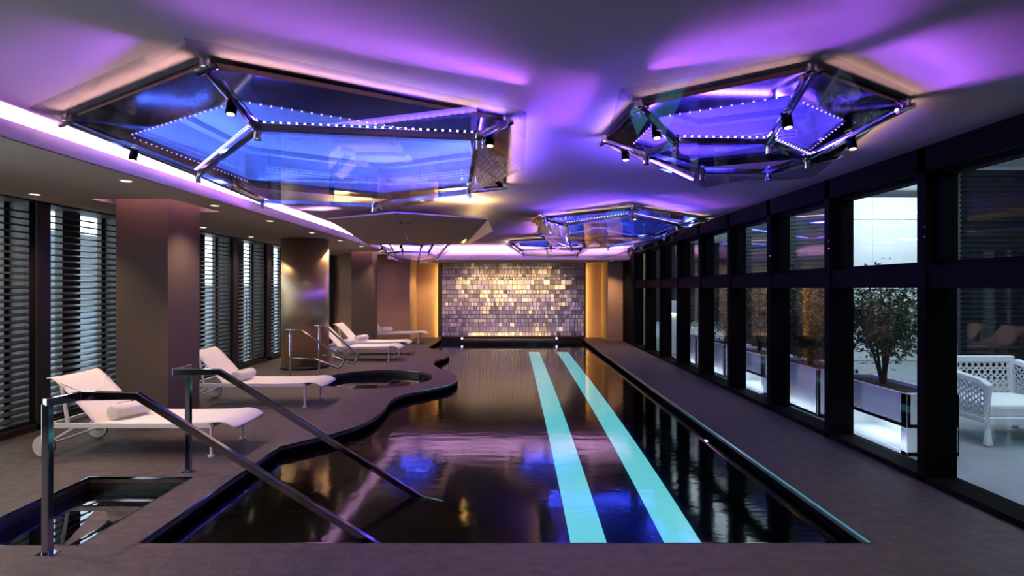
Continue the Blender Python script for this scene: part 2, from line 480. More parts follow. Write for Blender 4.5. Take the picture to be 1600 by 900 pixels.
# city outside the louvres
def block(x, y0, y1, top, label, seed):
    rnd = random.Random(seed)
    root = empty('office_block', (x, (y0+y1)/2, -8))
    L = y1-y0
    MB().span((-6, -L/2, 0), (0, L/2, top+8)).build('facade', 'city_facade', root)
    z = 1.0
    while z < top+8-1.0:
        y = -L/2+.5
        while y < L/2-1.4:
            if rnd.random() < .85: MB().span((0, y, z), (.05, y+1.2, z+1.9)).build('window_pane', 'city_glass', root)
            y += 1.6
        z += 2.9
    tag(root, label, 'building')
block(-16, 8, 27, 3.6, 'low dark office block seen through the louvres on the left', 1)
block(-20, 28, 60, 1.8, 'lower office block seen through the louvres beside the steel column', 2)

# ------------------------------------------------------------------ columns
for i, (a, b, c, d) in enumerate(COLS):
    root = empty('square_column', ((a+c)/2, (b+d)/2, 0))
    hx, hy = (c-a)/2, (d-b)/2
    MB().span((-hx, -hy, 0.0), (hx, hy, SOFF+.22)).build('shaft', 'column_cloth', root)
    MB().span((-hx-.004, -hy-.004, 0.0), (hx+.004, hy+.004, 0.05)).build('plinth', 'bronze_frame', root)
    tag(root, ('large brown square column behind the nearest lounger, lit pink at its top', 'brown square column at the far end beside the farthest loungers')[i], 'column', 'square fabric-clad columns')
root = empty('steel_column', (-4.14, 11.0, 0))
MB().cyl((0,0,0.06), (0,0,SOFF+.01), 0.455, seg=64).build('shaft', 'steel_column', root, True)
MB().cyl((0,0,0), (0,0,0.06), 0.47, seg=64).build('base_ring', 'bronze_frame', root)
tag(root, 'round brushed steel column between the louvres and the round spa', 'column')
# smooth only the sides
for o in root.children:
    for p in o.data.polygons: p.use_smooth = abs(p.normal.z) < .5

# ------------------------------------------------------------------ far end wall
struct(MB().span((-5.9, 16.45, 0), (-3.03, 16.52, EYE+1.2)).span((-3.08, 16.52, 0), (-3.03, YB, EYE+1.2)).build('wall_far_left', 'wood_panel'))
struct(MB().span((-3.03, YB, 0), (-2.34, YB+.08, EYE+1.2)).build('wall_far_left_return', 'wood_panel'))
struct(MB().span((2.46, YB, 0), (3.1, YB+.08, EYE+1.2)).build('wall_far_right', 'wood_panel'))
struct(MB().span((2.95, 16.4, 0), (4.2, 16.5, EYE+1.2)).span((2.95, 16.5, 0), (3.0, YB, EYE+1.2)).build('wall_far_right_return', 'wood_panel'))
struct(MB().span((-5.9, YB+.3, -1.5), (4.2, YB+.4, EYE+1.3)).build('wall_far', 'tile_gap'))
# yellow light lines beside and above the tiled wall
for x, dx in ((-2.30, -1), (2.42, 1)):
    light('wall_edge_light', 'AREA', (x-0.03*dx, 17.52, 1.15), 7, YEL, (dx, 0.35, 0), 2.3, 0.02, xdir=(0,0,1))
tw = empty('tiled_feature_wall', (0.10, 17.30, 0))
MB().span((-2.27, 0.02, 0.05), (2.27, 0.12, EYE+.80)).build('backing', 'tile_gap', tw)
tm = MB(); rnd = random.Random(3)
z = 0.08; row = 0
while z < EYE+.79:
    h = rnd.choice((0.09, 0.13, 0.16, 0.13)); x = -2.26
    if z+h > EYE+.80: h = EYE+.80-z
    wrow = rnd.choice((0.08, 0.10, 0.14, 0.10))
    while x < 2.26:
        wd = min(wrow*rnd.choice((1,1,1,1.5)), 2.26-x)
        if wd < 0.02: break
        if rnd.random() < .014 and h < .1:
            x += wd*2.5; continue
        r = Matrix.Rotation(rnd.gauss(-.13, .10), 3, 'X') @ Matrix.Rotation(rnd.gauss(0, .10), 3, 'Z')
        tm.box((x+wd/2, -0.01+rnd.uniform(-.008,.008), z+h/2), (wd-.013, 0.03, h-.013), r)
        x += wd
    z += h; row += 1
tm.build('metal_tiles', 'tile_silver', tw)
tag(tw, 'far wall covered in small silver and gold metallic tiles above the pool end', 'feature wall')
for x in (-1.1, 0.0, 1.1):
    light('tile_wash', 'SPOT', (x, 15.55, EYE+.78), 75, (1.0, 0.70, 0.36), (0, 1, -.95), 0.04, spot=1.7, blend=1)
light('ledge_wash', 'AREA', (0, 17.12, .09), 6, (1.0, 0.74, 0.42), (0, .35, 1), 2.6, .03, xdir=(1,0,0))

# ------------------------------------------------------------------ right window wall
XG = 3.57
mz = [3.19-1.31*3, 3.19-1.31*2, 3.19-1.31, 3.19, 4.50, 5.84, 7.16, 8.48, 9.79, 11.09, 12.36, 13.66, 14.97]
f = MB()
f.span((XR, Y0, EYE+1.11), (3.66, 15.06, CEIL)).span((XR, Y0, EYE+.955), (3.66, 15.06, EYE+1.11))
f.span((XR+.02, Y0, EYE+.0), (3.64, 15.06, EYE+.185)).span((XR, Y0, 0), (3.66, 15.06, 0.05))
for y in mz: f.span((XR, y-.045, 0), (3.66, y+.045, CEIL))
f.span((XR, 15.0, 0), (3.66, 16.4, CEIL))
struct(f.build('wall_right', 'black_metal'))
for i in range(len(mz)-1):
    y0, y1 = mz[i]+.045, mz[i+1]-.045
    wn = MB().span((3.50, y0, EYE+.185), (3.62, y0+.06, EYE+.955)).span((3.50, y1-.06, EYE+.185), (3.62, y1, EYE+.955)).span((3.50, y0, EYE+.185), (3.62, y1, EYE+.22)).span((3.50, y0, EYE+.92), (3.62, y1, EYE+.955)).build('window_%d' % (i+30), 'black_metal')
    struct(wn)
    MB().span((XG, y0+.06, EYE+.22), (XG+.012, y1-.06, EYE+.92)).build('upper_pane', 'window_glass', wn)
    MB().span((XG, y0, 0.05), (XG+.012, y1, EYE)).build('lower_pane', 'window_glass', wn)
    hd = MB()
    for z in (1.90, 1.98): hd.cyl((XR-.006, y1+.0, z+.12), (XR, y1+.0, z+.12), .008, seg=10)
    hd.build('hinge_pin', 'chrome', wn)

# room shell behind the camera
struct(MB().span((-5.9, Y0-.1, 0), (4.0, Y0, CEIL+.1)).build('wall_back', 'wood_panel'))
struct(MB().span((-5.9, Y0, CEIL+RH+.1), (3.7, YB+.4, CEIL+RH+.2)).build('ceiling_slab', 'tile_gap'))

# ------------------------------------------------------------------ terrace
struct(MB().span((3.66, Y0, -0.1), (16, 26, -0.005)).build('floor_terrace', 'terrace_stone'))
struct(MB().span((3.66, Y0, 3.75), (16, 26, 3.85)).build('ceiling_terrace', 'facade_white'))
def panelwall(name, x0, x1, y, h):
    b = MB(); x = x0
    while x < x1-.05:
        x2 = min(x+1.0, x1)
        for z0, z1 in ((0, 1.55), (1.56, 3.11), (3.12, h)):
            b.span((x+.004, y, z0+.004), (x2-.004, y+.04, z1-.004))
        x = x2
    o = b.build(name, 'facade_white'); struct(o)
    struct(MB().span((x0, y+.04, 0), (x1, y+.1, h)).build(name+'_backing', 'facade_dark'))
panelwall('wall_terrace_white', 7.0, 9.85, 12.0, 3.6)
panelwall('wall_terrace_far_white', 8.3, 9.6, 20.0, 3.7)
def slatwall(name, a, b):
    a = Vector(a); b = Vector(b); d = (b-a).normalized(); n = Vector((-d.y, d.x))
    m = MB(); L = (b-a).length; ang = Matrix.Rotation(math.atan2(d.y, d.x), 3, 'Z'); c = (a+b)/2
    m.box((c.x, c.y, 1.85), (L, .04, 3.7), ang)
    for k in range(40): m.box((c.x-n.x*.035, c.y-n.y*.035, .1+k*.09), (L, .03, .045), ang)
    o = m.build(name, 'facade_dark'); struct(o)
slatwall('wall_terrace_slatted', (8.0, 9.7), (13.5, 9.7))
slatwall('wall_terrace_slatted_far', (5.6, 14.0), (7.0, 12.1))
struct(MB().span((13.5, Y0, 0), (13.6, 26, 3.8)).build('wall_terrace_right', 'facade_dark'))
struct(MB().span((3.66, 25.9, 0), (16, 26, 3.8)).build('wall_terrace_end', 'facade_dark'))
struct(MB().span((3.66, Y0, 0), (16, Y0+.1, 3.8)).build('wall_terrace_near', 'facade_dark'))
light('terrace_wall_wash', 'AREA', (8.4, 10.6, 3.6), 62, COOL, (0, 1, -0.9), 3.0, 0.15)
light('terrace_far_wash', 'AREA', (8.9, 18.6, 3.6), 55, COOL, (0, 1, -0.9), 2.0, 0.15)
light('terrace_ceiling_light', 'AREA', (5.8, 6.5, 3.7), 130, COOL, (0, 0, -1), 2.5, 6)
light('planter_end_fill', 'AREA', (5.2, 2.2, 3.7), 60, COOL, (0, .5, -1), 2, 2)  # added fill, brightens the planter ends that face the camera
light('terrace_ceiling_light_far', 'AREA', (5.2, 13.5, 3.7), 60, COOL, (0, 0, -1), 1.5, 5)

light('planter_low_fill', 'AREA', (3.67, 8.5, .06), 7, COOL, (1, 0, .6), 8.0, .02, xdir=(0,1,0))  # added low fill strip behind the sill, brightens the planter fronts
light('planter_high_fill', 'AREA', (3.70, 8.5, 3.5), 45, COOL, (0.02, 0, -1), 8.5, .03, xdir=(0,1,0))  # added overhead fill strip between glass and planters, for their front faces
def planter(y0, y1, h, slot, label):
    x0, x1 = 3.77, 4.27
    root = empty('planter', ((x0+x1)/2, (y0+y1)/2, 0))
    L = y1-y0; W = x1-x0; b = MB()
    lo = h*0.45 if slot else 0.02
    t = .04
    for s in (-1, 1):
        b.span((s*W/2, -L/2, lo), (s*(W/2-t), L/2, h)); b.span((-W/2, s*L/2, 0 if slot else lo), (W/2, s*(L/2-t*(2 if slot else 1)), h))
    b.span((-W/2, -L/2, lo), (W/2, L/2, lo+.04))
    if slot: b.span((-W/2, -L/2, 0), (W/2, L/2, .04)).span((W/2-.02, -L/2, 0), (W/2, L/2, lo))
    b.build('pot', 'planter_white', root, bevel=.004)
    MB().span((-W/2+t, -L/2+t, h-.08), (W/2-t, L/2-t, h-.04)).build('soil', 'soil', root)
    tag(root, label, 'planter', 'white planters on the terrace')
    if slot: light('planter_glow', 'AREA', (0, 0, lo-.01), 2.2, COOL, (0,0,-1), .25, L*.6, parent=root)
    return root
planter(5.17, 6.45, .59, True, 'white trough planter with lit open base, nearest to the wicker armchair')
planter(6.67, 7.90, .60, False, 'solid white box planter second from the armchair')
planter(8.10, 9.40, .59, True, 'white open-based planter under the reddish shrub')
planter(9.60, 10.75, .60, False, 'solid white box planter fourth from the armchair')
planter(11.06, 11.95, .58, False, 'smallest white planter next to the white terrace lamp')

def tree(x, y, z0, h, rx, ry, n, leafm, name, label, low=0.25, size=.055, seed=0, group=None, rz0=None):
    rnd = random.Random(seed)
    root = empty(name, (x, y, z0))
    t = MB(); tips = []
    for k in range(9):
        a = rnd.uniform(0, 2*PI); r = rnd.uniform(.2, .85)
        tip = Vector((rx*r*math.cos(a), ry*r*math.sin(a), h*rnd.uniform(.5, .95)))
        mid = Vector((tip.x*.35, tip.y*.35, h*rnd.uniform(.22, .38)))
        b0 = Vector((rnd.uniform(-.03,.03), rnd.uniform(-.03,.03), 0))
        pts = catmull([b0, mid, (mid+tip)/2+Vector((rnd.uniform(-.05,.05),)*3), tip], 3)
        t.tube(pts, .011, 6)
        for j in range(3, len(pts)):
            for q in range(2):
                e = pts[j]+Vector((rnd.gauss(0,rx*.4), rnd.gauss(0,ry*.4), rnd.gauss(0.04,.10)))
                t.tube([pts[j], (pts[j]+e)/2+Vector((0,0,.02)), e], .004, 4); tips.append(e)
    t.build('trunk', 'bark', root)
    f = MB()
    for k in range(n):
        if rnd.random() < .55 and tips:
            c = rnd.choice(tips)+Vector((rnd.gauss(0,.06), rnd.gauss(0,.06), rnd.gauss(0,.05)))
        else:
            while True:
                v = Vector((rnd.uniform(-1,1), rnd.uniform(-1,1), rnd.uniform(-1,1)))
                if .25 < v.length < 1: break
            c = Vector((v.x*rx, v.y*ry, h*low+(h*(1-low))*(v.z+1)/2))
        c.x = max(.08-rx, min(rx-.08, c.x)); L = size*rnd.uniform(.7, 1.4); W = L*.42
        d = Vector((rnd.gauss(0,1), rnd.gauss(0,1), rnd.gauss(-.2,.6))).normalized()
        s = d.cross(Vector((rnd.gauss(0,.4), rnd.gauss(0,.4), 1))).normalized(); up = s.cross(d).normalized()
        p0 = c; p3 = c+d*L-up*L*.1; m1 = c+d*L*.45+up*L*.06
        bm = f.bm; a_, b_, c_, d_ = [bm.verts.new(q) for q in (p0, m1+s*W/2, p3, m1-s*W/2)]
        e_ = bm.verts.new(m1-up*L*.08)
        bm.faces.new((a_, b_, e_)); bm.faces.new((b_, c_, e_)); bm.faces.new((c_, d_, e_)); bm.faces.new((d_, a_, e_))
    f.build('foliage', leafm, root)
    tag(root, label, 'plant', group or 'shrubs in the terrace planters')
tree(4.11, 5.98, .55, 1.30, .38, .60, 2700, 'leaf', 'potted_tree', 'open leafy small tree in the planter nearest the wicker armchair', low=.2, size=.075, seed=1)
tree(4.10, 7.42, .56, 1.15, .36, .62, 5200, 'leaf_dark', 'potted_shrub', 'dense dark shrub in the second planter from the armchair', low=0.0, size=.05, seed=2)
tree(4.10, 8.95, .55, 1.30, .34, .55, 2000, 'leaf', 'potted_tree', 'glossy green small tree in the third planter, in front of red foliage', low=.1, size=.07, seed=3)
tree(5.6, 12.3, .0, 1.75, .55, .55, 1600, 'leaf_red', 'red_shrub', 'tall reddish shrub standing behind the third planter', low=.1, size=.09, seed=4, group='red shrub on the terrace')
tree(4.10, 10.35, .56, 1.20, .34, .58, 3000, 'leaf_dark', 'potted_shrub', 'dark shrub in the fourth planter from the armchair', low=.02, size=.06, seed=5)
tree(4.10, 11.58, .54, 1.15, .34, .42, 1100, 'leaf', 'potted_shrub', 'lighter green lit shrub in the smallest planter beside the terrace lamp', low=.0, size=.06, seed=6)
light('shrub_uplight', 'SPOT', (3.85, 11.5, .66), 12, (1, .85, .55), (.2, 0, 1), .02, spot=1.6, blend=1)

root = empty('terrace_lamp', (3.95, 13.3, 0))
b = MB()
for (w0, z0, w1, z1) in ((.19, 0.02, .10, .98),):
    a_ = [b.bm.verts.new((sx*w0, sy*w0, z0)) for sx, sy in ((-1,-1),(1,-1),(1,1),(-1,1))]
    c_ = [b.bm.verts.new((sx*w1, sy*w1, z1)) for sx, sy in ((-1,-1),(1,-1),(1,1),(-1,1))]
    b.bm.faces.new(a_); b.bm.faces.new(c_)
    for k in range(4): b.bm.faces.new((a_[k], a_[(k+1)%4], c_[(k+1)%4], c_[k]))
b.build('body', 'planter_white', root, bevel=.01)
MB().span((-.17,-.17,1.0),(.17,.17,1.29)).build('lamp_shade', 'lamp_shade', root, bevel=.008)
MB().span((-.21,-.21,0),(.21,.21,.02)).build('base', 'planter_white', root)
light('lamp_glow', 'AREA', (0,0,.995), 4, (1,.9,.7), (0,0,-1), .3, .3, parent=root)
tag(root, 'white outdoor floor lamp with tapering body and square shade on the terrace', 'lamp')

# wicker armchair, faces the camera
root = empty('wicker_armchair', (5.32, 5.88, 0))
def lattice(pts, nu, nv, th):
    """wire lattice stretched over the quad pts (4 corners)"""
    b = MB(); a, bb, c, d = [Vector(p) for p in pts]
    def at(u, v): return (a*(1-u)+bb*u)*(1-v)+(d*(1-u)+c*u)*v
    n = (bb-a).cross(d-a).normalized()
    for i in range(nu):
        for j in range(nv):
            q = at((i+.5)/nu, (j+.5)/nv); r = min((bb-a).length/nu, (d-a).length/nv)*.52
            ux = (at((i+1)/nu, (j+.5)/nv)-q).normalized(); uy = n.cross(ux)
            ring = [q+ux*r*math.cos(k*PI/3+.5*(i%2))+uy*r*math.sin(k*PI/3+.5*(i%2)) for k in range(6)]
            for k in range(6): b.bar(ring[k], ring[(k+1)%6], th, th, up=n, ext=th*.3)
    return b
W, Dp = .96, .74
f = MB()
x0, x1, yf, yb = -W/2, W/2, -Dp/2, Dp/2
arm = lambda x: [(x, yf, 0), (x, yf, .60), (x, yf+.10, .645), (x, yf+.35, .68), (x, yb, .74)]
for x in (x0, x1):
    f.path([(x, yf, .0), (x, yf, .60), (x, yf+.08, .64), (x, yf+.35, .67), (x, yb-.02, .76)], .07, .06)
    f.bar((x, yf, .25), (x, yb, .25), .05, .05)
    f.bar((x, yb, 0), (x, yb+.06, .78), .06, .06)
f.bar((x0, yb+.06, .78), (x1, yb+.06, .78), .06, .07, ext=.03)
f.bar((x0, yf, .25), (x1, yf, .25), .05, .08); f.bar((x0, yb, .25), (x1, yb, .25), .05, .05)
f.build('frame', 'wicker', root, bevel=.012)
lattice([(x0, yf+.03, .28), (x0, yb, .28), (x0, yb+.03, .72), (x0, yf+.03, .60)], 10, 6, .012).build('side_weave', 'wicker', root)
lattice([(x1, yf+.03, .28), (x1, yb, .28), (x1, yb+.03, .72), (x1, yf+.03, .60)], 10, 6, .012).build('side_weave', 'wicker', root)
lattice([(x0+.03, yb+.02, .28), (x1-.03, yb+.02, .28), (x1-.03, yb+.05, .75), (x0+.03, yb+.05, .75)], 13, 6, .012).build('back_weave', 'wicker', root)
MB().span((x0+.04, yf+.01, .28), (x1-.04, yb-.02, .41)).build('seat_cushion', 'cushion', root, bevel=.035)
tag(root, 'white woven wicker armchair with pale seat cushion on the terrace', 'armchair')

# ------------------------------------------------------------------ downlights in the soffit
proto = empty('downlight', (0, 0, SOFF))
MB().cyl((0,0,-.006), (0,0,0.0), .055, .06, seg=24).build('trim_ring', 'white_metal', proto)
MB().cyl((0,0,-.0075), (0,0,-.0062), .042, seg=24).build('lens', 'lamp_warm', proto)
light('beam', 'SPOT', (0,0,-.02), 82, (1.0, .72, .48), (0,0,-1), .03, spot=1.9, blend=.8, parent=proto)
near = [4.96, 6.45, 7.93, 9.6, 11.2, 12.8, 14.6]; farr = [5.67, 8.77, 10.4, 12.07, 13.7, 14.6]
dl = [(-3.5, y, 'aisle row') for y in near] + [(-4.95, y, 'window row') for y in farr] + [(-3.5, y, 'aisle row') for y in (3.4, 1.8, -.5)] + [(-4.95, y, 'window row') for y in (4.1, 2.2)]
dl += [(2.95, 15.85, 'far'), (-2.6, 16.95, 'far')]  # extra pair added to brighten the far wood panels
ordw = ['nearest visible', 'second nearest', 'third nearest', 'fourth nearest', 'fifth nearest', 'sixth nearest', 'farthest']
for i, (x, y, row) in enumerate(dl):
    o = proto if i == 0 else copy_tree(proto)
    o.location = (x, y, SOFF if row != 'far' else EYE+.80)
    if i < 7: lab = ordw[i]+' round downlight in the row above the foot of the loungers'
    elif i < 13: lab = (ordw[i-7] if i < 12 else 'farthest')+' round downlight in the row along the louvre windows'
    elif row == 'far': lab = 'added round downlight brightening the %s wood panels from the far soffit' % ('right' if x > 0 else 'left')
    else: lab = 'round downlight in the near part of the left soffit'
    tag(o, lab, 'downlight', 'round downlights in the left soffit')

# ------------------------------------------------------------------ loungers and towels
def make_lounger():
    root = empty('sun_lounger', (0,0,0))
    f = MB(); Wd = .30
    for s in (-1, 1):
        f.bar((-.90, s*Wd, .292), (.66, s*Wd, .292), .028, .042)
        f.bar((-.62, s*Wd, .29), (-.90, s*(Wd+.01), .12), .02, .02)
        f.bar((-.70, s*Wd, .30), (-.76, s*Wd, .66), .022, .022)
    for x in (-.90, .66): f.bar((x, -Wd, .292), (x, Wd, .292), .028, .034)
    f.bar((-.45, -Wd, .285), (-.45, Wd, .285), .022, .022)
    f.build('frame', 'white_metal', root)
    for s in (-1, 1):
        MB().cyl((.66, s*Wd, .012), (.66, s*Wd, .29), .013).cyl((.66, s*Wd, 0), (.66, s*Wd, .014), .030).build('leg', 'white_metal', root)
        w_ = MB().cyl((-.90, s*.325, .11), (-.90, s*.345, .11), .102, seg=36).cyl((-.90, s*.315, .11), (-.90, s*.355, .11), .02, seg=16).build('wheel', 'white_metal', root)
        t = MB(); 
        pts = [(-.90+.106*math.cos(k*PI/18), s*.335, .11+.106*math.sin(k*PI/18)) for k in range(37)]
        t.tube(pts, .005, 6).build('tyre', 'rubber', w_)
    MB().cyl((-.90, -.33, .11), (-.90, .33, .11), .010).build('axle', 'white_metal', root)
    # sling surfaces
    def surf(prof, th=.012):
        b = MB(); n = len(prof); hw = .305
        for (x, z), (x2, z2) in zip(prof, prof[1:]):
            b.bar((x, 0, z), (x2, 0, z2), hw*2, th, up=(0,0,1), ext=.002)
        return b
    seat = [(-.45, .325), (-.2, .318), (.2, .316), (.60, .325), (.72, .335), (.80, .325), (.86, .295), (.885, .275)]
    def ribbon(prof, hw, th):
        b = MB(); top = []; bot = []
        for i, (x, z) in enumerate(prof):
            top.append([b.bm.verts.new((x, hw*(-1+2*k/8), z-0.010*(1-(2*k/8-1)**2))) for k in range(9)])
            bot.append([b.bm.verts.new((x+th*.3, hw*(-1+2*k/8), z-th-0.010*(1-(2*k/8-1)**2))) for k in range(9)])
        n = len(prof)
        for i in range(n-1):
            for k in range(8):
                b.bm.faces.new((top[i][k], top[i+1][k], top[i+1][k+1], top[i][k+1]))
                b.bm.faces.new((bot[i][k], bot[i][k+1], bot[i+1][k+1], bot[i+1][k]))
            for k in (0, 8): b.bm.faces.new((top[i][k], bot[i][k], bot[i+1][k], top[i+1][k]))
        for i in (0, n-1):
            for k in range(8): b.bm.faces.new((top[i][k], top[i][k+1], bot[i][k+1], bot[i][k]))
        return b
    ribbon(seat, .305, .012).build('seat_sling', 'sling', root, True)
    back = [(-.45, .325), (-.54, .425), (-.63, .525), (-.72, .62), (-.80, .70), (-.845, .738), (-.885, .752), (-.905, .745)]
    bk = ribbon(back, .30, .012).build('back_sling', 'sling', root, True)
    MB().tube([(-.78, -.29, .693), (-.70, -.15, .59), (-.68, 0, .565), (-.70, .15, .59), (-.78, .29, .693)], .004, 6).build('head_seam', 'sling', bk)
    return root
spots = [(-3.50, 5.47, 'white sun lounger nearest the camera, in front of the near square column', 0),
         (-3.42, 7.62, 'white sun lounger second from the camera, behind the pool handrail', 0),
         (-3.32, 12.2, 'white sun lounger just beyond the steel column, front one of the close pair', 0),
         (-3.30, 13.2, 'white sun lounger just beyond the steel column, rear one of the close pair', 0),
         (-3.30, 15.90, 'farthest white sun lounger, standing alone by the far wood wall', 0)]
pl = make_lounger()
roll = MB()
n = 40; pts = []
for k in range(n):
    a = k/n*2*PI*3.2; r = .018+.055*k/n
    pts.append((r*math.cos(a), r*math.sin(a)))
hw = .185
inn = []; 
ra = [roll.bm.verts.new((x, -hw, z+.075)) for x, z in pts]; rb = [roll.bm.verts.new((x, hw, z+.075)) for x, z in pts]
for k in range(n-1): roll.bm.faces.new((ra[k], ra[k+1], rb[k+1], rb[k]))
roll.cyl((0, -hw+.006, .075), (0, hw-.006, .075), .066, seg=32)
tw0 = roll.build('rolled_towel', 'towel', None, True)
sm = tw0.modifiers.new('thick', 'SOLIDIFY'); sm.thickness = .010; sm.offset = 0
e = MB()
for pts_ in ([(-.05,-.10),(-.03,-.085),(-.035,-.06)], [(-.055,-.04),(-.03,-.05),(-.03,-.02)], [(-.05,0.0),(-.028,.01)]):
    e.tube([(x*.9, y, .075+math.sqrt(max(0, .0775**2-(x*.9)**2))) for x, y in pts_], .0022, 5)
e.build('embroidered_mark', 'logo_thread', tw0)
tl = ['rolled white towel with dark mark on the nearest lounger', 'rolled white towel on the second lounger', 'rolled white towel on the front lounger of the pair beyond the steel column', 'rolled white towel on the rear lounger of the pair beyond the steel column', 'rolled white towel on the farthest lounger']
for i, (x, y, lab, rz) in enumerate(spots):
    o = pl if i == 0 else copy_tree(pl)
    o.location = (x, y, 0); tag(o, lab, 'sun lounger', 'white sun loungers along the pool')
    t = tw0 if i == 0 else copy_tree(tw0)
    t.location = (x-.30, y-.03, .320-.001); t.rotation_euler = (0, 0, math.radians(-18 if i == 0 else -8*i))
    tag(t, tl[i], 'towel', 'rolled towels on the loungers')

# ------------------------------------------------------------------ handrails
def rail(x_post, y_post, y_run, hgt, x_flat0, x_flat, slope_dx, label, zend=-0.22):
    root = empty('handrail', (x_post, y_post, 0))
    W_ = .042
    def L(x, y, z): return (x-x_post, y-y_post, z)
    MB().span((-W_/2, -W_/2, 0.0), (W_/2, W_/2, hgt-.01)).build('post', 'dark_chrome', root, bevel=.004)
    MB().span((-.05, -.04, 0.0), (.05, .04, 0.008)).build('base_plate', 'chrome', root)
    xe = x_flat+slope_dx*(hgt-zend)
    MB().path([L(x_post, y_post-.02*(1 if y_run > y_post else -1), hgt), L(x_flat0, y_run, hgt), L(x_flat, y_run, hgt), L(xe, y_run, zend)], .036, .046).build('rail', 'dark_chrome', root, bevel=.004)
    tag(root, label, 'handrail', 'stainless handrails into the pool')
rail(-2.78, 3.27, 3.46, .915, -2.73, -2.37, 1.46/.915, 'polished steel handrail nearest the camera, descending into the pool')
rail(-2.79, 4.72, 4.44, .915, -2.74, -2.37, 1.46/.915, 'polished steel handrail second from the camera, descending into the pool')
def sparail(y, xp, zt, x1, xe, ze, label):
    root = empty('spa_handrail', (xp, y, 0))
    MB().cyl((0,0,0.0), (0,0,zt), .02).build('post', 'chrome', root, True)
    MB().cyl((0,0,0.0), (0,0,.01), .05).build('base_plate', 'chrome', root)
    MB().tube([(-.08,0,zt), (x1-xp-.03,0,zt), (x1-xp+.02,0,zt-.01), (xe-xp-.02,0,ze+.02), (xe-xp,0,ze-.02), (xe-xp-.07,0,ze-.13), (xe-xp-.10,0,ze-.15), (xe-xp-.14,0,ze-.14), (xe-xp-.50,0,ze-.0), (xe-xp-.56,0,ze+.01), (.02,0,ze+.01)], .018, 12).build('rail', 'dark_chrome', root, True)
    tag(root, label, 'handrail', 'looped handrails beside the round spa')
sparail(9.40, -3.80, .87, -3.62, -2.86, .37, 'looped steel handrail by the spa, the one left in front of the steel column')
sparail(10.2, -3.58, .89, -3.48, -2.84, .33, 'looped steel handrail by the spa, the one right at the column edge')

